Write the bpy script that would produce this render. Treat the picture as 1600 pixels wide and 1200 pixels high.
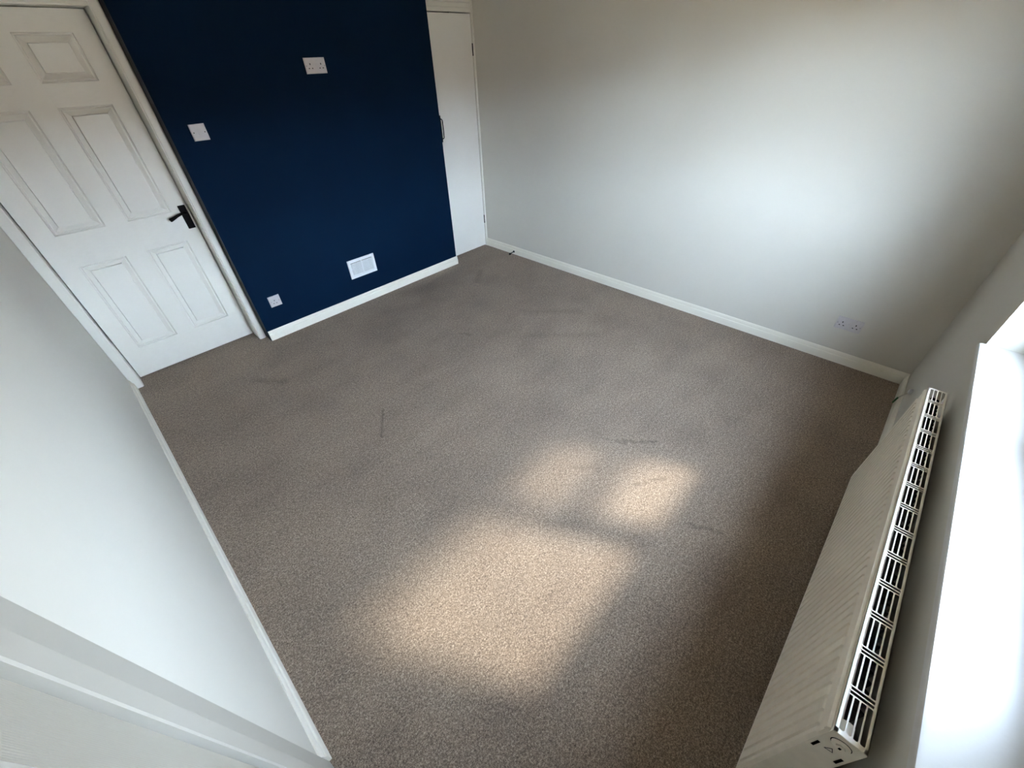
import bpy, math, random
from mathutils import Matrix, Vector

# ------------------------------------------------------------------ scene, camera, light
for o in list(bpy.data.objects):
    bpy.data.objects.remove(o, do_unlink=True)
sc = bpy.context.scene
COL = sc.collection

W, D = 3.526, 3.828          # right wall x, far corner of the window wall (-y)
H = 2.40                     # ceiling
TH = -0.019                  # the window wall is a degree out of square

cam_d = bpy.data.cameras.new('camera')
cam_d.sensor_width = 36.0
cam_d.lens = 622.14 * 36 / 1600
cam_d.clip_start = 0.02
cam = bpy.data.objects.new('camera', cam_d)
COL.objects.link(cam)
CAM = Vector((0.2939, -3.3529, 1.7666))
yaw, pitch, roll = 0.7958, 0.6945, -0.035
fw = Vector((math.sin(yaw) * math.cos(pitch), math.cos(yaw) * math.cos(pitch), -math.sin(pitch)))
ri = Vector((math.cos(yaw), -math.sin(yaw), 0))
up = ri.cross(fw)
r2 = ri * math.cos(roll) + up * math.sin(roll)
u2 = -ri * math.sin(roll) + up * math.cos(roll)
cam.matrix_world = Matrix(((r2.x, u2.x, -fw.x, CAM.x), (r2.y, u2.y, -fw.y, CAM.y),
                           (r2.z, u2.z, -fw.z, CAM.z), (0, 0, 0, 1)))
sc.camera = cam

SUN_DIR = Vector((-0.55, 1.0, -1.25)).normalized()      # direction the sunlight travels
world = bpy.data.worlds.new('world')
sc.world = world
world.use_nodes = True
wn = world.node_tree
bg = wn.nodes['Background']
# hazy daylight: the same all round, paler and brighter towards the horizon
wtc = wn.nodes.new('ShaderNodeTexCoord')
wsep = wn.nodes.new('ShaderNodeSeparateXYZ')
wramp = wn.nodes.new('ShaderNodeValToRGB')
wramp.color_ramp.elements[0].position = 0.0
wramp.color_ramp.elements[0].color = (1.02, 1.18, 1.45, 1)
wramp.color_ramp.elements[1].position = 0.75
wramp.color_ramp.elements[1].color = (0.56, 0.69, 0.92, 1)
e_ = wramp.color_ramp.elements.new(0.30)
e_.color = (0.80, 0.95, 1.21, 1)
wn.links.new(wtc.outputs['Generated'], wsep.inputs[0])
wn.links.new(wsep.outputs['Z'], wramp.inputs[0])
wn.links.new(wramp.outputs[0], bg.inputs['Color'])
bg.inputs['Strength'].default_value = 1.0

sun_d = bpy.data.lights.new('sun', 'SUN')
sun_d.energy = 0.17
sun_d.angle = math.radians(5.8)                          # sun behind thin cloud
sun_d.color = (1.0, 0.93, 0.84)
sun = bpy.data.objects.new('sun', sun_d)
COL.objects.link(sun)
sun.rotation_euler = SUN_DIR.to_track_quat('-Z', 'Y').to_euler()
sun.location = (4, -10, 12)

sc.view_settings.view_transform = 'Standard'
sc.view_settings.look = 'None'
sc.view_settings.gamma = 1.0
sc.view_settings.use_curve_mapping = False
sc.view_settings.exposure = 5.68


# ------------------------------------------------------------------ material helpers
def new_mat(name):
    m = bpy.data.materials.new(name)
    m.use_nodes = True
    nt = m.node_tree
    return m, nt, nt.nodes['Principled BSDF']


def nd(nt, typ, **kw):
    n = nt.nodes.new(typ)
    for k, v in kw.items():
        if k == 'ins':
            for i, val in v.items():
                n.inputs[i].default_value = val
        else:
            setattr(n, k, v)
    return n


def coords(nt, scale=None, kind='Object'):
    tc = nd(nt, 'ShaderNodeTexCoord')
    if scale is None:
        return tc.outputs[kind]
    mp = nd(nt, 'ShaderNodeMapping', ins={'Scale': scale})
    nt.links.new(tc.outputs[kind], mp.inputs['Vector'])
    return mp.outputs[0]


def noise(nt, vec, scale, detail=2.0, rough=0.5):
    n = nd(nt, 'ShaderNodeTexNoise', ins={'Scale': scale, 'Detail': detail, 'Roughness': rough})
    nt.links.new(vec, n.inputs['Vector'])
    return n.outputs['Fac']


def ramp(nt, fac, stops):
    n = nd(nt, 'ShaderNodeValToRGB')
    els = n.color_ramp.elements
    while len(els) < len(stops):
        els.new(0.5)
    for e, (pos, c) in zip(els, stops):
        e.position = pos
        e.color = (c[0], c[1], c[2], 1.0)
    nt.links.new(fac, n.inputs[0])
    return n.outputs[0]


def math_n(nt, op, a, b=None, clamp=False):
    n = nd(nt, 'ShaderNodeMath', operation=op, use_clamp=clamp)
    for i, v in enumerate((a, b)):
        if v is None:
            continue
        if isinstance(v, (int, float)):
            n.inputs[i].default_value = v
        else:
            nt.links.new(v, n.inputs[i])
    return n.outputs[0]


def mix_rgb(nt, fac, a, b, mode='MIX'):
    n = nd(nt, 'ShaderNodeMix', data_type='RGBA', blend_type=mode)
    for i, v in ((0, fac), (6, a), (7, b)):
        if isinstance(v, (int, float)):
            n.inputs[i].default_value = v
        elif isinstance(v, tuple):
            n.inputs[i].default_value = (v[0], v[1], v[2], 1.0)
        else:
            nt.links.new(v, n.inputs[i])
    return n.outputs[2]


def bump(nt, bsdf, height, strength, dist=0.002):
    n = nd(nt, 'ShaderNodeBump', ins={'Strength': strength, 'Distance': dist})
    nt.links.new(height, n.inputs['Height'])
    nt.links.new(n.outputs[0], bsdf.inputs['Normal'])


def paint(name, col, rough=0.6, var=0.03, bscale=180.0, bstr=0.15, bdist=0.001, spec=0.5, stain=None):
    m, nt, b = new_mat(name)
    v = coords(nt)
    lo = tuple(c * (1 - var) for c in col)
    hi = tuple(min(1.0, c * (1 + var)) for c in col)
    c = ramp(nt, noise(nt, v, 2.2, 3), [(0.3, lo), (0.7, hi)])
    if stain:
        s = ramp(nt, noise(nt, v, stain[1], 4, 0.6), [(stain[2], (0, 0, 0)), (stain[3], (1, 1, 1))])
        c = mix_rgb(nt, s, c, stain[0])
    nt.links.new(c, b.inputs['Base Color'])
    b.inputs['Roughness'].default_value = rough
    b.inputs['Specular IOR Level'].default_value = spec
    h = math_n(nt, 'ADD', noise(nt, v, bscale, 3), math_n(nt, 'MULTIPLY', noise(nt, v, bscale * 0.12, 2), 1.2))
    bump(nt, b, h, bstr, bdist)
    return m


def flat(name, col, rough=0.5, metal=0.0, spec=0.4):
    m, nt, b = new_mat(name)
    v = coords(nt)
    c = ramp(nt, noise(nt, v, 30, 2), [(0.3, tuple(x * 0.93 for x in col)), (0.7, col)])
    nt.links.new(c, b.inputs['Base Color'])
    b.inputs['Roughness'].default_value = rough
    b.inputs['Metallic'].default_value = metal
    b.inputs['Specular IOR Level'].default_value = spec
    return m


def grain_mat(name, col, scale, rough=0.42, depth=0.00035, strength=0.5):
    """white moulded door skin with a pressed wood grain"""
    m, nt, b = new_mat(name)
    v = coords(nt, scale)
    w = nd(nt, 'ShaderNodeTexWave', wave_type='BANDS', bands_direction='X',
           ins={'Scale': 1.0, 'Distortion': 7.0, 'Detail': 2.0, 'Detail Scale': 0.6})
    nt.links.new(v, w.inputs['Vector'])
    c = ramp(nt, w.outputs['Fac'], [(0.0, tuple(x * 0.985 for x in col)), (0.6, col)])
    nt.links.new(c, b.inputs['Base Color'])
    b.inputs['Roughness'].default_value = rough
    bump(nt, b, w.outputs['Fac'], strength, depth)
    return m


M = {}
M['wall'] = paint('white_wall_paint', (0.64, 0.61, 0.54), 0.75, 0.012, 260, 0.12, 0.0006)
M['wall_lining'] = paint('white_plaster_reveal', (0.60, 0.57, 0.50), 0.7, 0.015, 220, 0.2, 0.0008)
M['blue'] = paint('navy_wall_paint', (0.0008, 0.0108, 0.031), 0.75, 0.10, 320, 0.22, 0.0006, spec=0.07)
M['raw_edge'] = paint('bare_plasterboard_edge', (0.030, 0.034, 0.040), 0.8, 0.15, 120, 0.3, 0.001)
M['ceiling'] = paint('ceiling_paint', (0.62, 0.59, 0.52), 0.85, 0.01, 200, 0.1, 0.0005)
M['gloss'] = paint('white_satin_wood_paint', (0.76, 0.735, 0.665), 0.38, 0.012, 90, 0.10, 0.0006)
M['skirting'] = paint('skirting_paint', (0.84, 0.80, 0.70), 0.40, 0.02, 70, 0.14, 0.0008,
                      stain=((0.66, 0.60, 0.47), 9.0, 0.66, 0.80))
M['cupboard'] = paint('cupboard_door_paint', (0.77, 0.75, 0.70), 0.5, 0.015, 120, 0.12, 0.0006)
M['door_v'] = grain_mat('door_skin_vertical_grain', (0.80, 0.775, 0.71), (110, 110, 3.5))
M['door_h'] = grain_mat('door_skin_horizontal_grain', (0.80, 0.775, 0.71), (3.5, 3.5, 110))
M['door_mould'] = paint('door_moulding_paint', (0.80, 0.775, 0.71), 0.42, 0.01, 90, 0.08, 0.0005)
M['door_field'] = grain_mat('door_skin_panel_grain', (0.80, 0.775, 0.71), (55, 55, 9))
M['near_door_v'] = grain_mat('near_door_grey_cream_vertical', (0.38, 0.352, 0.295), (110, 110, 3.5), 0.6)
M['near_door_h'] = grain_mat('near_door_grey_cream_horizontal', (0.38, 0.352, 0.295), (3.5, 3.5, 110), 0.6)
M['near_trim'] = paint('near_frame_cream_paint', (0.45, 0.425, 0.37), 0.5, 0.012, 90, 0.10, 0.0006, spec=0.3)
M['plastic'] = flat('white_socket_plastic', (0.60, 0.565, 0.57), 0.4)
M['vent'] = flat('white_vent_plastic', (0.82, 0.84, 0.86), 0.4)
M['hole'] = flat('dark_recess', (0.006, 0.0055, 0.005), 0.9, spec=0.05)
M['black'] = flat('black_iron', (0.004, 0.0035, 0.0035), 0.7, spec=0.12)
M['screw'] = flat('screw_metal', (0.30, 0.29, 0.28), 0.4, 0.8)
M['brass'] = flat('strike_plate_painted', (0.62, 0.58, 0.47), 0.45)
M['rad'] = flat('cream_radiator_enamel', (0.90, 0.83, 0.70), 0.35)
M['fin'] = flat('dark_convector_steel', (0.05, 0.043, 0.034), 0.6)
M['upvc'] = flat('white_window_plastic', (0.84, 0.85, 0.86), 0.3)
M['green'] = flat('green_cable_sheath', (0.02, 0.12, 0.025), 0.45)
M['cable'] = flat('cream_cable', (0.62, 0.60, 0.52), 0.5)
M['sill'] = paint('sill_paint', (0.58, 0.565, 0.54), 0.45, 0.01, 46, 0.35, 0.0012,
                  stain=((0.40, 0.385, 0.36), 38.0, 0.72, 0.80))
M['bounce_paving'] = paint('warm_bounce_paving', (0.28, 0.19, 0.105), 0.9, 0.3, 30, 0.5, 0.01)  # unseen ground, paving colour chosen to bounce warm light onto upper walls

M['brick'] = paint('red_brick', (0.20, 0.095, 0.065), 0.9, 0.25, 25, 0.4, 0.01)
M['tile'] = paint('roof_tile', (0.10, 0.075, 0.065), 0.9, 0.2, 12, 0.4, 0.01)

# window glass: clear sheet with its surface reflection
gm, nt, b = new_mat('window_glass')
out = nt.nodes['Material Output']
tr = nd(nt, 'ShaderNodeBsdfTransparent', ins={'Color': (0.93, 0.95, 0.94, 1)})
gl = nd(nt, 'ShaderNodeBsdfGlossy', ins={'Roughness': 0.0})
fr = nd(nt, 'ShaderNodeFresnel', ins={'IOR': 1.45})
mx = nd(nt, 'ShaderNodeMixShader')
ge = nd(nt, 'ShaderNodeNewGeometry')
front = math_n(nt, 'SUBTRACT', 1.0, ge.outputs['Backfacing'])
nt.links.new(math_n(nt, 'MULTIPLY', fr.outputs[0], front), mx.inputs[0])
nt.links.new(tr.outputs[0], mx.inputs[1])
nt.links.new(gl.outputs[0], mx.inputs[2])
nt.links.new(mx.outputs[0], out.inputs['Surface'])
nt.nodes.remove(b)
M['glass'] = gm


def carpet_material():
    m, nt, b = new_mat('taupe_twist_carpet')
    v = coords(nt)
    fine = noise(nt, v, 350, 3, 0.65)
    mid = noise(nt, v, 150, 2, 0.55)
    coarse = noise(nt, v, 62, 2, 0.6)
    f = math_n(nt, 'ADD', math_n(nt, 'MULTIPLY', fine, 0.52), math_n(nt, 'MULTIPLY', mid, 0.34))
    f = math_n(nt, 'ADD', f, math_n(nt, 'MULTIPLY', coarse, 0.14))
    c = ramp(nt, f, [(0.37, (0.074, 0.053, 0.039)), (0.50, (0.262, 0.198, 0.148)), (0.63, (0.62, 0.495, 0.380))])
    # trodden pile: broad patches and brushed streaks
    patch = noise(nt, v, 2.1, 4, 0.6)
    c = mix_rgb(nt, 1.0, c, ramp(nt, patch, [(0.32, (0.86, 0.855, 0.86)), (0.62, (1.04, 1.035, 1.03))]), 'MULTIPLY')
    mp = nd(nt, 'ShaderNodeMapping', ins={'Rotation': (0, 0, 0.7), 'Scale': (1.6, 3.6, 1.0)})
    nt.links.new(v, mp.inputs['Vector'])
    streak = noise(nt, mp.outputs[0], 1.3, 3, 0.6)
    c = mix_rgb(nt, 1.0, c, ramp(nt, streak, [(0.34, (0.90, 0.895, 0.90)), (0.55, (1, 1, 1))]), 'MULTIPLY')
    # scuffs pressed into the pile: short dark strokes (x0, y0, x1, y1, half width, strength)
    xyz = nd(nt, 'ShaderNodeSeparateXYZ')
    nt.links.new(v, xyz.inputs[0])
    px, py = xyz.outputs[0], xyz.outputs[1]
    wob = math_n(nt, 'MULTIPLY', math_n(nt, 'SUBTRACT', noise(nt, v, 28, 2), 0.5), 0.05)
    px = math_n(nt, 'ADD', px, wob)
    py = math_n(nt, 'ADD', py, wob)
    total = None
    for x0, y0, x1, y1, hw, s in SCUFFS:
        dx, dy = x1 - x0, y1 - y0
        L = math.hypot(dx, dy)
        ux, uy = dx / L, dy / L
        rx = math_n(nt, 'SUBTRACT', px, x0)
        ry = math_n(nt, 'SUBTRACT', py, y0)
        t = math_n(nt, 'ADD', math_n(nt, 'MULTIPLY', rx, ux), math_n(nt, 'MULTIPLY', ry, uy))
        n_ = math_n(nt, 'ADD', math_n(nt, 'MULTIPLY', rx, -uy), math_n(nt, 'MULTIPLY', ry, ux))
        e = math_n(nt, 'MAXIMUM', math_n(nt, 'SUBTRACT', math_n(nt, 'ABSOLUTE', math_n(nt, 'SUBTRACT', t, L / 2)), L / 2), 0.0)
        d = math_n(nt, 'SQRT', math_n(nt, 'ADD', math_n(nt, 'MULTIPLY', e, e), math_n(nt, 'MULTIPLY', n_, n_)))
        k = math_n(nt, 'MULTIPLY', math_n(nt, 'SUBTRACT', 1.0, math_n(nt, 'DIVIDE', d, hw), clamp=True), s)
        total = k if total is None else math_n(nt, 'MAXIMUM', total, k)
    if total is not None:
        c = mix_rgb(nt, total, c, mix_rgb(nt, 1.0, c, (0.50, 0.48, 0.48), 'MULTIPLY'))
    # stray flecks of lint
    vo = nd(nt, 'ShaderNodeTexVoronoi', ins={'Scale': 3.4})
    nt.links.new(v, vo.inputs['Vector'])
    fleck = math_n(nt, 'LESS_THAN', vo.outputs['Distance'], 0.012)
    c = mix_rgb(nt, math_n(nt, 'MULTIPLY', fleck, 0.7), c, (0.62, 0.58, 0.52))
    nt.links.new(c, b.inputs['Base Color'])
    b.inputs['Roughness'].default_value = 0.95
    b.inputs['Specular IOR Level'].default_value = 0.15
    b.inputs['Sheen Weight'].default_value = 0.12
    b.inputs['Sheen Roughness'].default_value = 0.5
    bump(nt, b, f, 0.9, 0.006)
    return m


SCUFFS = [(1.06, -1.42, 0.92, -1.62, 0.012, 0.7), (1.86, -2.72, 1.98, -2.86, 0.014, 0.75),
          (1.80, -2.62, 1.86, -2.74, 0.012, 0.5), (1.60, -3.23, 1.66, -3.36, 0.014, 0.6),
          (2.62, -1.28, 2.92, -1.62, 0.07, 0.35), (2.35, -1.55, 2.70, -1.95, 0.06, 0.28),
          (2.95, -0.35, 2.75, -0.50, 0.05, 0.45), (0.62, -0.45, 0.75, -0.62, 0.05, 0.5),
          (2.0, -1.10, 2.05, -1.18, 0.018, 0.6), (1.52, -2.62, 1.60, -2.72, 0.03, 0.3),
          (1.62, -2.92, 1.78, -3.02, 0.012, 0.5), (1.15, -2.72, 1.25, -2.85, 0.04, 0.25)]
M['carpet'] = carpet_material()


# ------------------------------------------------------------------ mesh helpers
class MB:
    """collects boxes, prisms and tubes into one mesh"""
    def __init__(self):
        self.v, self.f, self.mi = [], [], []

    def add(self, vs, fs, mi=0):
        o = len(self.v)
        self.v += [tuple(x) for x in vs]
        self.f += [tuple(i + o for i in f) for f in fs]
        self.mi += [mi] * len(fs)
        return self

    def box(self, x0, x1, y0, y1, z0, z1, mi=0):
        x0, x1 = min(x0, x1), max(x0, x1)
        y0, y1 = min(y0, y1), max(y0, y1)
        z0, z1 = min(z0, z1), max(z0, z1)
        vs = [(x0, y0, z0), (x1, y0, z0), (x1, y1, z0), (x0, y1, z0),
              (x0, y0, z1), (x1, y0, z1), (x1, y1, z1), (x0, y1, z1)]
        fs = [(0, 3, 2, 1), (4, 5, 6, 7), (0, 1, 5, 4), (1, 2, 6, 5), (2, 3, 7, 6), (3, 0, 4, 7)]
        return self.add(vs, fs, mi)

    def prism(self, prof, a, b, fn, mi=0):
        """closed profile list of (p, q); fn(p, q, t) -> xyz at t = a and t = b"""
        n = len(prof)
        vs = [fn(p, q, a) for p, q in prof] + [fn(p, q, b) for p, q in prof]
        fs = [(i, (i + 1) % n, n + (i + 1) % n, n + i) for i in range(n)]
        fs += [tuple(range(n - 1, -1, -1)), tuple(range(n, 2 * n))]
        return self.add(vs, fs, mi)

    def tube(self, pts, radii, seg=10, mi=0):
        pts = [Vector(p) for p in pts]
        if not isinstance(radii, (list, tuple)):
            radii = [radii] * len(pts)
        vs, fs = [], []
        nrm = None
        for i, p in enumerate(pts):
            t = (pts[min(i + 1, len(pts) - 1)] - pts[max(i - 1, 0)]).normalized()
            if nrm is None:
                a = Vector((0, 0, 1)) if abs(t.z) < 0.9 else Vector((1, 0, 0))
                nrm = t.cross(a).normalized()
            nrm = (nrm - t * nrm.dot(t)).normalized()
            bi = t.cross(nrm)
            rr = radii[i] if isinstance(radii[i], (tuple, list)) else (radii[i], radii[i])
            for k in range(seg):
                an = 2 * math.pi * k / seg
                vs.append(p + nrm * (math.cos(an) * rr[0]) + bi * (math.sin(an) * rr[1]))
        for i in range(len(pts) - 1):
            for k in range(seg):
                k2 = (k + 1) % seg
                fs.append((i * seg + k, i * seg + k2, (i + 1) * seg + k2, (i + 1) * seg + k))
        fs.append(tuple(range(seg - 1, -1, -1)))
        fs.append(tuple((len(pts) - 1) * seg + k for k in range(seg)))
        return self.add(vs, fs, mi)

    def disc(self, c, axis, r, depth, seg=20, mi=0, r2=None):
        c, a = Vector(c), Vector(axis).normalized()
        return self.tube([c, c + a * depth], [r, r if r2 is None else r2], seg, mi)

    def rings(self, rects, fn, mi=0, cap=True):
        """nested rectangles (x0, x1, z0, z1, depth) joined into a moulding"""
        vs, fs = [], []
        for x0, x1, z0, z1, d in rects:
            vs += [fn(x0, z0, d), fn(x1, z0, d), fn(x1, z1, d), fn(x0, z1, d)]
        for i in range(len(rects) - 1):
            for k in range(4):
                k2 = (k + 1) % 4
                fs.append((i * 4 + k, i * 4 + k2, (i + 1) * 4 + k2, (i + 1) * 4 + k))
        if cap:
            n = (len(rects) - 1) * 4
            fs.append((n, n + 1, n + 2, n + 3))
        return self.add(vs, fs, mi)

    def build(self, name, mats, parent=None, bevel=0.0, smooth=False, loc=None, fix=True):
        me = bpy.data.meshes.new(name)
        me.from_pydata(self.v, [], self.f)
        if not isinstance(mats, (list, tuple)):
            mats = [mats]
        for m in mats:
            me.materials.append(m)
        for p, i in zip(me.polygons, self.mi):
            p.material_index = i
        if fix:
            import bmesh
            bm = bmesh.new()
            bm.from_mesh(me)
            bmesh.ops.recalc_face_normals(bm, faces=bm.faces)
            bm.to_mesh(me)
            bm.free()
        me.update()
        o = bpy.data.objects.new(name, me)
        COL.objects.link(o)
        if parent:
            o.parent = parent
        if loc is not None:
            o.location = loc
        if bevel:
            md = o.modifiers.new('bevel', 'BEVEL')
            md.width = bevel
            md.segments = 2
            md.limit_method = 'ANGLE'
            md.angle_limit = math.radians(40)
            md.harden_normals = False
        if smooth:
            for p in me.polygons:
                p.use_smooth = True
            md = None
            me.set_sharp_from_angle(angle=math.radians(38))
        return o


def tag(o, label, cat=None, group=None, kind=None):
    o['label'] = label
    if cat:
        o['category'] = cat
    if group:
        o['group'] = group
    if kind:
        o['kind'] = kind
    return o


def empty(name, loc=(0, 0, 0), rz=0.0):
    o = bpy.data.objects.new(name, None)
    o.empty_display_size = 0.05
    COL.objects.link(o)
    o.location = loc
    o.rotation_euler = (0, 0, rz)
    return o


def struct(o, label, cat):
    return tag(o, label, cat, kind='structure')


def on_window_wall(o):
    o.location = (W, -D, 0)
    o.rotation_euler = (0, 0, TH)
    return o


# ------------------------------------------------------------------ room shell
mb = MB().box(-0.25, W + 0.25, -D - 0.02, 0.45, -0.12, 0.0)
struct(mb.build('floor', M['carpet']), 'taupe brown twist pile carpet covering the whole floor', 'floor')

mb = MB().box(-0.25, W + 0.25, -D - 0.30, 0.45, H, H + 0.1)
struct(mb.build('ceiling', M['ceiling']), 'plain white ceiling above the empty room', 'ceiling')

# left wall with the opening of the near door (y from -3.62 to -2.83)
DN0, DN1, DNH = -2.857, -3.631, 2.0
mb = MB()
mb.box(-0.15, 0, DN0 + 0.03, 0.45, 0, H)
mb.box(-0.15, 0, -D - 0.1, DN1 - 0.03, 0, H)
mb.box(-0.15, 0, DN1 - 0.03, DN0 + 0.03, DNH + 0.03, H)
struct(mb.build('wall_left', M['wall']), 'pale white wall on the left with a doorway at its near end', 'wall')

# blue wall: a boxed-out panel between the panelled door and the cupboard
BX0, BX1 = 0.910, 2.920
DY = 0.215                      # face of the panelled door
CY = 0.140                      # face of the cupboard door
mb = MB()
mb.add([(BX0, 0, 0), (BX1, 0, 0), (BX1, 0, H), (BX0, 0, H)], [(0, 1, 2, 3)], 0)
mb.add([(BX0, 0, 0), (BX0, 0, H), (BX0, 0.30, H), (BX0, 0.30, 0)], [(0, 1, 2, 3)], 1)
mb.add([(BX1, 0, 0), (BX1, 0.30, 0), (BX1, 0.30, H), (BX1, 0, H)], [(0, 1, 2, 3)], 0)
mb.add([(BX0, 0.3, 0), (BX0, 0.3, H), (BX1, 0.3, H), (BX1, 0.3, 0)], [(0, 1, 2, 3)], 0)
mb.box(-0.01, BX0 - 0.002, 0.11, 0.30, 2.075, H, 0)
struct(mb.build('wall_back', [M['blue'], M['raw_edge']], fix=False),
       'dark navy blue feature wall between the panelled door and the cupboard', 'wall')

mb = MB().box(W, W + 0.15, -D - 0.3, 0.45, 0, H)
struct(mb.build('wall_right', M['wall']), 'long bare white wall on the right', 'wall')

# window wall, local frame: x along the wall (0 at the far corner, negative towards the camera), y into the room
WX0, WX1, WZ0, WZ1 = -2.78, -1.004, 0.800, 1.98
mb = MB()
mb.box(-3.75, WX0, -0.28, 0, 0, H)
mb.box(WX1, 0.15, -0.28, 0, 0, H)
mb.box(WX0, WX1, -0.28, 0, 0, WZ0)
mb.box(WX0, WX1, -0.28, 0, WZ1, H)
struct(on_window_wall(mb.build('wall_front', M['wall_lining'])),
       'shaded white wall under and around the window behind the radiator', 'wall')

# enclosing surfaces behind the doors so that gaps stay dark
mb = MB().box(-0.15, W + 0.15, 0.45, 0.50, 0, H)
struct(mb.build('wall_behind_doors', M['hole']), 'dark space behind the doors of the far wall', 'wall')
mb = MB().box(-0.20, -0.16, -D - 0.1, -2.6, 0, H)
struct(mb.build('wall_behind_near_door', M['hole']), 'dark space behind the near door in the left wall', 'wall')

# ------------------------------------------------------------------ skirting boards
SK = [(0, 0), (0.016, 0), (0.016, 0.049), (0.0145, 0.053), (0.0105, 0.056), (0.0100, 0.060), (0.0095, 0.070),
      (0.0075, 0.078), (0.004, 0.083), (0, 0.083)]
mb = MB().prism(SK, 0.098, DN0 + 0.119, lambda p, q, t: (p, t, q))
struct(mb.build('baseboard_left', M['skirting'], smooth=True), 'white moulded skirting board along the left wall', 'skirting board')
mb = MB().prism(SK, 0.914, 2.928, lambda p, q, t: (t, -p, q))
struct(mb.build('baseboard_back', M['skirting'], bevel=0.003), 'short white skirting board below the navy wall', 'skirting board')
mb = MB().prism(SK, CY - 0.004, -D, lambda p, q, t: (W - p, t, q))
struct(mb.build('baseboard_right', M['skirting'], smooth=True), 'long white skirting board along the right wall', 'skirting board')
mb = MB().prism(SK, -0.010, -3.52, lambda p, q, t: (t, p, q))
struct(on_window_wall(mb.build('baseboard_front', M['skirting'], smooth=True)),
       'white skirting board running behind the radiator', 'skirting board')


# ------------------------------------------------------------------ six panel doors
def six_panel_door(name, label, width, height, zb, origin, rz, mv, mh, mf, mm, thick=0.038):
    """leaf in local x (0..width), local y: face at 0 looking to -y, z up"""
    root = empty(name, origin, rz)
    struct(root, label, 'door')
    k = width / 0.79
    cols = [(0.100 * k, 0.340 * k), (0.452 * k, 0.692 * k)]
    rows = [(0.222, 0.820), (1.008, 1.600), (1.706, 1.908)]
    # stiles and rails
    for x0, x1 in ((0, cols[0][0]), (cols[0][1], cols[1][0]), (cols[1][1], width)):
        MB().box(x0, x1, 0, thick, zb, height).build('stile', mv, root)
    zs = [zb] + [z for r in rows for z in r] + [height]
    for c0, c1 in cols:
        for z0, z1 in ((zs[0], zs[1]), (zs[2], zs[3]), (zs[4], zs[5]), (zs[6], zs[7])):
            MB().box(c0, c1, 0, thick, z0, z1).build('rail', mh, root)
    for c0, c1 in cols:
        for z0, z1 in rows:
            def r(i, d):
                return (c0 + i, c1 - i, z0 + i, z1 - i, d)
            prof = [r(0, 0.0), r(0.003, 0.0085), r(0.009, 0.0130), r(0.013, 0.0085), r(0.017, 0.0095), r(0.034, 0.0205),
                    r(0.0395, 0.0225), r(0.042, 0.0075)]
            mo = MB().rings(prof, lambda x, z, d: (x, d, z), cap=False).build('panel_moulding', mm, root)
            fi = r(0.042, 0.0075)
            MB().box(fi[0], fi[1], 0.0075, thick * 0.8, fi[2], fi[3]).build('panel', mf, root)
    return root


# door 1, far left
d1 = six_panel_door('door_1', 'white six panel door beside the navy wall, with black lever handle', 0.790, 2.000, 0.014,
                    (0.060, DY, 0), 0.0, M['door_v'], M['door_h'], M['door_field'], M['door_mould'])
# lever handle: backplate and curved lever (local coordinates of the door)
pl = MB()
pl.prism([(0.739, 0.888), (0.777, 0.888), (0.779, 0.890), (0.779, 1.035), (0.777, 1.037), (0.739, 1.037), (0.737, 1.035), (0.737, 0.890)],
         -0.006, 0.0, lambda p, q, t: (p, t, q))
plate = tag(pl.build('handle_plate', M['black'], d1, bevel=0.0015), 'black iron backplate of the lever handle')
lv = MB()
lv.tube([(0.760, -0.005, 0.992), (0.760, -0.030, 0.992)], [0.011, 0.009], 12)
lv.tube([(0.764, -0.036, 0.992), (0.752, -0.040, 0.994), (0.728, -0.043, 0.994), (0.704, -0.044, 0.988), (0.680, -0.044, 0.979),
         (0.660, -0.043, 0.972), (0.654, -0.042, 0.970)],
        [(0.006, 0.008), (0.007, 0.008), (0.006, 0.007), (0.005, 0.008), (0.004, 0.010), (0.004, 0.012), (0.003, 0.010)], 12)
tag(lv.build('lever', M['black'], plate, smooth=True), 'black curved lever')
for z in (0.898, 1.027):
    MB().disc((0.758, -0.006, z), (0, -1, 0), 0.0035, 0.001, 10).build('screw', M['black'], plate)

# frame of door 1
t1 = empty('trim_1', (0, 0, 0))
struct(t1, 'white painted frame around the six panel door by the navy wall', 'door frame')
MB().box(0.856, 0.905, 0.088, 0.31, 0, 2.085).build('door_jamb', M['gloss'], t1, bevel=0.002)
MB().box(0.862, 0.900, 0.082, 0.12, 0, 2.085).build('architrave', M['gloss'], t1, bevel=0.003)
MB().box(0.0, 0.054, 0.100, 0.31, 0, 2.085).build('door_jamb', M['gloss'], t1, bevel=0.002)
MB().box(0.001, 0.052, 0.094, 0.11, 0, 2.085).build('architrave', M['gloss'], t1, bevel=0.003)
MB().box(0.054, 0.856, 0.100, 0.31, 2.004, 2.085).build('head_jamb', M['gloss'], t1, bevel=0.002)
hd = MB()
hd.prism([(0.112, 2.010), (0.100, 2.010), (0.096, 2.018), (0.090, 2.022), (0.090, 2.070), (0.084, 2.076), (0.084, 2.090), (0.112, 2.090)],
         0.030, 0.880, lambda p, q, t: (t, p, q))
hd.build('head_architrave', M['gloss'], t1)
MB().box(0.8525, 0.8565, 0.166, 0.190, 0.905, 1.045).build('strike_plate', M['brass'], t1, bevel=0.001)
MB().box(0.846, 0.857, 0.2545, 0.275, 0.0, 2.0).build('stop_bead', M['gloss'], t1)

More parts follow.
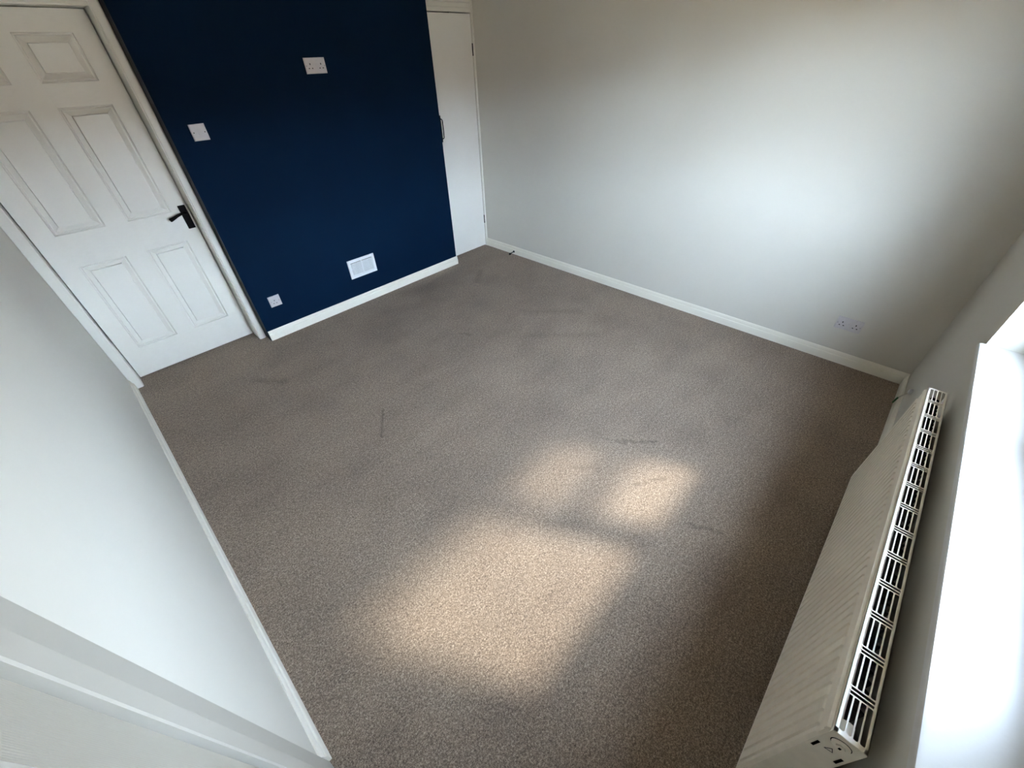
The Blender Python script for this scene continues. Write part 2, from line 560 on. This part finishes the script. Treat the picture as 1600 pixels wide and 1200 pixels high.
# door 3, near left: same kind of door in the left wall
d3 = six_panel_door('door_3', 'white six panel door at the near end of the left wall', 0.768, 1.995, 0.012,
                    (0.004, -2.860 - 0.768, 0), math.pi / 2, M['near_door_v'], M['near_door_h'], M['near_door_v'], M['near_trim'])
t3 = empty('trim_3', (0, 0, 0))
struct(t3, 'white moulded frame around the near door in the left wall', 'door frame')
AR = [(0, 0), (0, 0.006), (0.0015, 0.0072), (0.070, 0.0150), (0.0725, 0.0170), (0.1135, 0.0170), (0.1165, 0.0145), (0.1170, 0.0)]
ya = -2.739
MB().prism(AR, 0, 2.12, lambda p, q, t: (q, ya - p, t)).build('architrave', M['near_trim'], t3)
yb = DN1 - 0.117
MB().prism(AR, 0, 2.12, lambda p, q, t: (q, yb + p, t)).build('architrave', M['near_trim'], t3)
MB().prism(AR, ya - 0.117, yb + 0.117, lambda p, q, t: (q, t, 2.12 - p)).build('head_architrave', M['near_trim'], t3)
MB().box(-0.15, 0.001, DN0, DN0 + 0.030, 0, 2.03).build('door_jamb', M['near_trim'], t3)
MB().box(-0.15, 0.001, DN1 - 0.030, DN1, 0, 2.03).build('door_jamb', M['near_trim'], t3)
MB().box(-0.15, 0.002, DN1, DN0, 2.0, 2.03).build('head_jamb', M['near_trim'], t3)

# ------------------------------------------------------------------ door 2: flush cupboard door
d2 = empty('door_2', (2.950, CY, 0))
struct(d2, 'tall flush white cupboard door between the navy wall and the right wall', 'door')
MB().box(0, 0.546, 0, 0.035, 0.012, 2.034).build('leaf', M['cupboard'], d2, bevel=0.002)
hp = MB()
hx = 0.0835
hz0, hz1 = 1.158, 1.308
hp.box(hx - 0.010, hx + 0.0045, -0.0035, 0.0, 1.126, 1.338)
hp.tube([(hx, -0.002, hz0 - 0.004), (hx, -0.022, hz0 - 0.001), (hx, -0.031, hz0 + 0.008), (hx, -0.033, (hz0 + hz1) / 2),
         (hx, -0.031, hz1 - 0.008), (hx, -0.022, hz1 + 0.001), (hx, -0.002, hz1 + 0.004)], 0.0045, 10)
tag(hp.build('pull_handle', M['black'], d2), 'black bow pull handle')
for z0, z1 in ((1.750, 1.838), (0.262, 0.350)):
    h = MB().box(0.5455, 0.5525, -0.004, 0.012, z0, z1)
    h.tube([(0.549, -0.005, z0), (0.549, -0.005, z1)], 0.0038, 8)
    tag(h.build('hinge', M['black'], d2), 'black butt hinge')

t2 = empty('trim_2', (0, 0, 0))
struct(t2, 'white frame and header boards around the cupboard door', 'door frame')
MB().box(3.502, 3.527, CY - 0.006, CY + 0.06, 0.0, 2.4).build('frame_post', M['gloss'], t2, bevel=0.002)
MB().box(2.921, 2.947, CY + 0.002, CY + 0.06, 0.0, 2.4).build('frame_post', M['gloss'], t2, bevel=0.002)
z = 2.041
for i, hgt in enumerate((0.030, 0.032, 0.034, 0.060, 0.100, 0.098)):
    MB().box(2.9475, 3.5015, CY - 0.001 + 0.0015 * (i % 2), CY + 0.05, z, z + hgt - 0.0015).build('header_board', M['gloss'], t2, bevel=0.0012)
    z += hgt


# ------------------------------------------------------------------ switches, sockets, vent
def socket_plate(name, label, w, origin, rz, gangs, group=None):
    """UK faceplate, local x across, local y out of the wall is -y, z up, origin at the lower left corner"""
    root = empty(name, origin, rz)
    tag(root, label, 'light switch' if gangs == 0 else 'power socket', group)
    h = 0.086
    pm = MB()
    pm.rings([(0, w, 0, h, 0.0), (0, w, 0, h, -0.005), (0.0015, w - 0.0015, 0.0015, h - 0.0015, -0.0075),
              (0.004, w - 0.004, 0.004, h - 0.004, -0.009)], lambda x, z, d: (x, d, z))
    face = pm.build('faceplate', M['plastic'], root)

    def hole(cx, cz, a, b_):
        MB().box(cx - a / 2, cx + a / 2, -0.0096, -0.0086, cz - b_ / 2, cz + b_ / 2).build('pin_hole', M['hole'], face)

    def rocker(cx, cz, a=0.0125, b_=0.022):
        o = MB().prism([(-0.0085, cz - b_ / 2), (-0.0128, cz - b_ / 2 + 0.001), (-0.0108, cz), (-0.0098, cz + b_ / 2), (-0.0085, cz + b_ / 2)],
                       cx - a / 2, cx + a / 2, lambda p, q, t: (t, p, q))
        o.build('rocker', M['plastic'], face, bevel=0.0006)

    def screw(cx, cz, m='screw'):
        MB().disc((cx, -0.0088, cz), (0, -1, 0), 0.0030, 0.0009, 12).build('screw', M[m], face)

    if gangs == 0:
        rocker(w / 2, h / 2, 0.0125, 0.024)
        screw(0.0128, h / 2, 'hole')
        screw(w - 0.0128, h / 2, 'hole')
    elif gangs == 1:
        cx = w / 2 - 0.004
        hole(cx, 0.0500, 0.0052, 0.0088)
        hole(cx - 0.0112, 0.0275, 0.0072, 0.0050)
        hole(cx + 0.0112, 0.0275, 0.0072, 0.0050)
        rocker(w - 0.022, 0.066, 0.010, 0.017)
        screw(0.0128, h / 2)
        screw(w - 0.0128, h / 2)
    else:
        for cx in (0.035, w - 0.035):
            hole(cx, 0.0520, 0.0056, 0.0095)
            hole(cx - 0.0115, 0.0295, 0.0076, 0.0054)
            hole(cx + 0.0115, 0.0295, 0.0076, 0.0054)
        rocker(w / 2 - 0.0095, 0.060)
        rocker(w / 2 + 0.0095, 0.060)
        screw(0.0095, h / 2)
        screw(w - 0.0095, h / 2)
    return root


socket_plate('light_switch', 'single white light switch on the navy wall near the panelled door', 0.086, (1.0201, 0, 1.399), 0, 0)
socket_plate('double_socket', 'white double socket mounted high on the navy wall', 0.146, (1.8374, 0, 1.689), 0, 2)
socket_plate('single_socket', 'small single white socket low on the navy wall near the door frame', 0.086, (1.0169, 0, 0.2587), 0, 1)
socket_plate('double_socket', 'white double socket low on the right wall above the skirting', 0.146, (W, -3.3262, 0.246), -math.pi / 2, 2)

av = empty('air_vent', (1.7181, 0, 0.2457))
tag(av, 'white louvred air vent low on the navy wall', 'air vent')
vw, vh = 0.2598, 0.1633
fr_ = MB()
fr_.rings([(0, vw, 0, vh, 0.0), (0, vw, 0, vh, -0.008), (0.003, vw - 0.003, 0.003, vh - 0.003, -0.011),
           (0.021, vw - 0.021, 0.021, vh - 0.021, -0.0125), (0.025, vw - 0.025, 0.025, vh - 0.025, -0.0090),
           (0.026, vw - 0.026, 0.026, vh - 0.026, -0.0015)], lambda x, z, d: (x, d, z), cap=False)
fr_.build('vent_frame', M['vent'], av)
MB().box(0.024, vw - 0.024, -0.0018, -0.0006, 0.024, vh - 0.024).build('vent_back', M['fin'], av)
slat_me = None
ns = 10
for i in range(ns):
    z0 = 0.0275 + i * (vh - 0.055) / ns
    if slat_me is None:
        s = MB().prism([(-0.0090, 0.0), (-0.0098, 0.0012), (-0.0040, 0.0066), (-0.0032, 0.0056)], 0.026, vw - 0.026,
                       lambda p, q, t: (t, p, q)).build('slat', M['vent'], av, loc=(0, 0, z0))
        slat_me = s.data
    else:
        s = bpy.data.objects.new('slat', slat_me)
        COL.objects.link(s)
        s.parent = av
        s.location = (0, 0, z0)
MB().box(vw / 2 - 0.003, vw / 2 + 0.003, -0.0100, -0.0015, 0.026, vh - 0.026).build('centre_bar', M['vent'], av)

# ------------------------------------------------------------------ door stop on the right skirting
ds = empty('door_stop', (W - 0.016, -0.307, 0.030))
tag(ds, 'small black door stop on the right skirting near the cupboard', 'door stop')
MB().tube([(0, 0, 0), (-0.003, 0, 0), (-0.006, 0, 0)], [0.012, 0.012, 0.008], 16).build('base', M['black'], ds, smooth=True)
MB().tube([(-0.005, 0, 0), (-0.058, 0, -0.006)], [0.0055, 0.0050], 12).build('rod', M['black'], ds, smooth=True)
MB().tube([(-0.055, 0, -0.006), (-0.058, 0, -0.006), (-0.070, 0, -0.008), (-0.074, 0, -0.008)], [0.006, 0.0115, 0.0115, 0.008], 16).build(
    'rubber_tip', M['black'], ds, smooth=True)

# ------------------------------------------------------------------ window (local frame of the window wall)
win = empty('window_1')
struct(win, 'white framed window above the radiator with a painted sill', 'window')
on_window_wall(win)
SZ = 0.828
sp = [(-0.20, SZ - 0.030), (0.010, SZ - 0.030), (0.017, SZ - 0.027), (0.020, SZ - 0.020), (0.020, SZ - 0.007), (0.017, SZ - 0.002), (0.011, SZ),
      (-0.20, SZ)]
o = MB().prism(sp, WX0 - 0.004, WX1 - 0.003, lambda p, q, t: (t, p, q)).build('window_sill', M['sill'], win, smooth=True)
tag(o, 'white painted window sill with rough scuffed surface')
FY0, FY1 = -0.20, -0.14
fx0, fx1, fz0, fz1 = WX0, WX1, SZ, WZ1
fb = 0.062
fl = 0.270          # unseen left post, widened to cut light on the near left wall
MULL = -1.67
TRZ = 1.50
def bar(x0, x1, z0, z1, y0=FY0, y1=FY1):
    return MB().box(x0, x1, y0, y1, z0, z1).build('frame_bar', M['upvc'], win, bevel=0.004)
bar(fx0, fx0 + fl, fz0, fz1)
bar(fx1 - fb, fx1, fz0, fz1)
bar(fx0 + fl, fx1 - fb, fz0, fz0 + fb)
bar(fx0 + fl, fx1 - fb, fz1 - fb, fz1)
bar(MULL - 0.035, MULL + 0.035, fz0 + fb, fz1 - fb)
bar(MULL + 0.035, fx1 - fb, TRZ - 0.030, TRZ + 0.030)
for x0, x1, z0, z1 in ((fx0 + fl, MULL - 0.035, fz0 + fb, fz1 - fb), (MULL + 0.035, fx1 - fb, fz0 + fb, TRZ - 0.03),
                       (MULL + 0.035, fx1 - fb, TRZ + 0.03, fz1 - fb)):
    sa = MB()
    s_ = 0.040
    sa.box(x0, x0 + s_, FY0 + 0.01, FY1 + 0.006, z0, z1)
    sa.box(x1 - s_, x1, FY0 + 0.01, FY1 + 0.006, z0, z1)
    sa.box(x0 + s_, x1 - s_, FY0 + 0.01, FY1 + 0.006, z0, z0 + s_)
    sa.box(x0 + s_, x1 - s_, FY0 + 0.01, FY1 + 0.006, z1 - s_, z1)
    so = sa.build('sash', M['upvc'], win)
    MB().box(x0 + s_, x1 - s_, -0.172, -0.168, z0 + s_, z1 - s_).build('pane', M['glass'], so)
hh = MB().box(MULL + 0.050, MULL + 0.068, FY1 + 0.006, FY1 + 0.020, 1.16, 1.22)
hh.box(MULL + 0.052, MULL + 0.066, FY1 + 0.020, FY1 + 0.032, 1.10, 1.20)
hh.build('window_handle', M['upvc'], win, bevel=0.002)

# ground outside; unseen house added to block low sky and dim the upper walls
mb = MB().box(-80, 84, -90, -D - 0.36, -0.30, -0.22)
struct(mb.build('ground', M['bounce_paving']), 'unseen paved yard outside the window, coloured to bounce warm light', 'ground')
hs = empty('horizon_blocker', (1.5, -62.0, -0.22))
struct(hs, 'unseen brick house added outside the window to block low sky', 'building')
MB().box(-45, 45, -7, 0, 0, 4.6).build('wall', M['brick'], hs)
MB().prism([(0.4, 4.5), (0.4, 4.65), (-3.5, 6.6), (-7.4, 4.65), (-7.4, 4.5)], -45.3, 45.3, lambda p, q, t: (t, p, q)).build('roof', M['tile'], hs)
for x in (-12, -7.5, -3, 1.5, 6, 10.5):
    for z in (0.9, 3.3):
        wf = MB().box(x - 0.75, x + 0.75, -0.02, 0.05, z, z + 1.2).build('window_frame', M['upvc'], hs)
        MB().box(x - 0.66, x - 0.03, 0.045, 0.055, z + 0.09, z + 1.11).box(x + 0.03, x + 0.66, 0.045, 0.055, z + 0.09, z + 1.11).build('pane', M['hole'], wf)

# ------------------------------------------------------------------ radiator (local frame of the window wall)
rad = empty('radiator')
tag(rad, 'cream ribbed panel radiator with slotted top grille under the window', 'radiator')
on_window_wall(rad)
RX0, RX1 = -2.691, -1.254      # near end, far end
RB, RF = 0.034, 0.097          # back and front, measured from the wall
GF = 0.0910                    # front of the top grille and side covers
RZ0, RZ1 = 0.122, 0.709
# ribbed front panel: flat ribs between pressed grooves, plain border all round
npitch = 42
px0, px1 = RX0 + 0.016, RX1 - 0.016
pz0, pz1 = RZ0 + 0.022, RZ1 - 0.060
pitch_ = (px1 - px0) / npitch
prof = []
for i in range(npitch):
    x = px0 + i * pitch_
    prof += [(x, 0.0), (x + 0.0022, -0.0125), (x + 0.0090, -0.0125), (x + 0.0112, 0.0)]
prof.append((px1, 0.0))
FZ = [(RZ0, 0.0), (RZ0 + 0.004, 1.0)]
vs, fs = [], []
yf = RF
rows_ = [(RZ0, -0.012, 0), (RZ0 + 0.006, -0.003, 0), (RZ0 + 0.012, -0.0012, 0), (pz0, -0.0012, 0), (pz0 + 0.008, 0.0, 1), (pz1 - 0.005, 0.0, 1),
         (pz1, -0.0030, 0), (RZ1 - 0.030, -0.0030, 0), (RZ1 - 0.026, -0.0005, 0), (RZ1 - 0.016, -0.0010, 0), (RZ1 - 0.011, -0.006, 0)]
xs = [(RX0 + 0.002, 0.0), (RX0 + 0.006, 0.0)] + prof + [(RX1 - 0.006, 0.0), (RX1 - 0.002, 0.0)]
for z, dy, amp in rows_:
    for j, (x, g) in enumerate(xs):
        e = -0.006 if j in (0, len(xs) - 1) else 0.0
        vs.append((x, yf + dy + g * amp + e, z))
nx = len(xs)
for r_ in range(len(rows_) - 1):
    for j in range(nx - 1):
        a = r_ * nx + j
        fs.append((a, a + 1, a + nx + 1, a + nx))
fp = MB().add(vs, fs)
o = fp.build('front_panel', M['rad'], rad, fix=False)
md = o.modifiers.new('thickness', 'SOLIDIFY')
md.thickness = 0.0015
md.offset = -1.0
# water ways and convector fins behind the panel
MB().box(RX0 + 0.02, RX1 - 0.02, RF - 0.030, RF - 0.018, RZ0 + 0.015, RZ1 - 0.045).build('back_panel', M['rad'], rad)
vs, fs = [], []
nf = 110
for i in range(nf + 1):
    x = RX0 + 0.075 + (RX1 - RX0 - 0.085) * i / nf
    y = (RB + 0.006) if (i // 1) % 2 else (RF - 0.031)
    vs += [(x, y, RZ0 + 0.05), (x, y, RZ1 - 0.030)]
    if i:
        a = 2 * i
        fs.append((a - 2, a, a + 1, a - 1))
o = MB().add(vs, fs).build('convector_fins', M['fin'], rad, fix=False)
md = o.modifiers.new('thickness', 'SOLIDIFY')
md.thickness = 0.0012

# top grille: one pressed sheet; fourteen groups of four long slots with two cross slots between groups
NG = 14
gx0, gx1 = RX0 + 0.0085, RX1 - 0.0085
gp = (gx1 - gx0 + 0.021) / NG
gt, gb = RZ1, RZ1 - 0.0016
gr = MB()
gr.box(gx0 - 0.0075, gx1 + 0.0075, GF - 0.0070, GF, gb, gt)                    # front rail
gr.box(gx0 - 0.0075, gx1 + 0.0075, RB, RB + 0.0062, gb, gt)                    # back rail
gr.box(gx0 - 0.0075, gx1 + 0.0075, GF - 0.0015, GF, RZ1 - 0.014, gt)           # front lip
gr.box(gx0 - 0.0075, gx1 + 0.0075, RB, RB + 0.0015, RZ1 - 0.016, gt)           # back lip
gr.box(gx0 - 0.0075, gx0 + 0.002, RB, GF, gb, gt)
gr.box(gx1 - 0.002, gx1 + 0.0075, RB, GF, gb, gt)
sl0, sl1 = RB + 0.0062, GF - 0.0070
nb = 4
bw = 0.0027
sw = (sl1 - sl0 - 3 * bw) / 4
for g in range(NG):
    a = gx0 + g * gp
    b_ = a + gp - 0.021
    for k in range(3):
        y = sl0 + (k + 1) * sw + k * bw
        gr.box(a, b_, y, y + bw, gb, gt)
    # rounded slot ends
    for k in range(4):
        yc0 = sl0 + k * (sw + bw)
        for xe, sgn in ((a + (0.002 if g == 0 else 0), 1), (b_ - (0.002 if g == NG - 1 else 0), -1)):
            for side in (0, 1):
                y0_ = yc0 if side == 0 else yc0 + sw
                s2 = 1 if side == 0 else -1
                gr.add([(xe, y0_, gt - 0.0001), (xe + sgn * 0.0028, y0_, gt - 0.0001), (xe + sgn * 0.0008, y0_ + s2 * 0.0008, gt - 0.0001),
                        (xe, y0_ + s2 * 0.0028, gt - 0.0001)], [(0, 1, 2, 3)])
    if g < NG - 1:
        for q0, q1 in ((0.0, 0.0024), (0.0093, 0.0117), (0.0186, 0.0210)):
            gr.box(b_ + q0, b_ + q1, sl0, sl1, gb, gt)
tag(gr.build('top_grille', M['rad'], rad, fix=False), 'slotted cream top grille')

# side covers; the near one shows two slots, a pressed mark and a round blanking plug
for xe, near in ((RX0, True), (RX1 - 0.0015, False)):
    sd = MB().box(xe, xe + 0.0015, RB - 0.001, GF, RZ0 + 0.005, RZ1 - 0.001)
    sx = 1 if near else -1
    xi = xe + (0.0015 if near else 0.0)
    side = sd.build('side_cover', M['rad'], rad, bevel=0.0006)
    if near:
        for y in (0.0835, 0.0412):
            MB().box(xe - 0.0004, xe + 0.0002, y - 0.0026, y + 0.0026, 0.595, 0.629).build('slot', M['hole'], side)
        cy_, cz_ = 0.0640, 0.677
        MB().disc((xe + 0.0002, cy_, cz_), (-1, 0, 0), 0.0175, 0.0008, 28).build('plug_recess', M['hole'], side)
        MB().tube([(xe, cy_, cz_), (xe - 0.0030, cy_, cz_), (xe - 0.0040, cy_, cz_)], [0.0162, 0.0158, 0.0130], 28).build('plug', M['rad'], side, smooth=True)
        MB().tube([(xe - 0.0040, cy_, cz_), (xe - 0.0070, cy_, cz_)], [0.0085, 0.0080], 6).build('plug_nut', M['rad'], side)
        MB().box(xe - 0.0076, xe - 0.0066, cy_ - 0.0020, cy_ + 0.0020, cz_ - 0.0065, cz_ + 0.0010).build('plug_slot', M['hole'], side)
        tri = [(0.0710, 0.6215), (0.0580, 0.6260), (0.0640, 0.6400)]
        for q in range(3):
            a, b_ = tri[q], tri[(q + 1) % 3]
            MB().tube([(xe - 0.0002, a[0], a[1]), (xe - 0.0002, b_[0], b_[1])], 0.0007, 6).build('pressed_mark', M['fin'], side)
for xe, sx in ((RX0, 1),):
    MB().tube([(xe + sx * 0.002, 0.064, 0.677), (xe + sx * 0.045, 0.064, 0.677)], [0.0140, 0.0140], 16).build('connection_boss', M['rad'], rad, smooth=True)
# brackets and pipes
for x in (RX0 + 0.18, RX1 - 0.18):
    MB().box(x - 0.015, x + 0.015, 0.0015, RB + 0.004, RZ0 + 0.06, RZ1 - 0.28).build('bracket', M['rad'], rad)
for x in (RX0 + 0.03, RX1 - 0.03):
    MB().tube([(x, RB - 0.012, RZ0 + 0.03), (x, RB - 0.012, 0.0)], 0.0075, 10).build('pipe', M['rad'], rad, smooth=True)

# ------------------------------------------------------------------ stub of cable in the far corner by the radiator
cb = empty('cable_stub')
tag(cb, 'short cream cable with green end and white cap beside the radiator corner', 'cable')
on_window_wall(cb)
MB().tube([(-0.426, 0.0, 0.203), (-0.426, 0.006, 0.203), (-0.426, 0.013, 0.203), (-0.426, 0.017, 0.203)],
          [(0.010, 0.016), (0.011, 0.018), (0.010, 0.016), (0.005, 0.008)], 16).build('cap', M['vent'], cb, smooth=True)
MB().tube([(-0.424, 0.010, 0.190), (-0.405, 0.016, 0.165), (-0.375, 0.020, 0.130), (-0.335, 0.022, 0.090)], 0.0028, 8).build('wire', M['cable'], cb, smooth=True)
MB().tube([(-0.335, 0.022, 0.090), (-0.318, 0.023, 0.062), (-0.302, 0.024, 0.026)], [0.0045, 0.0050, 0.0045], 10).build('green_end', M['green'], cb, smooth=True)
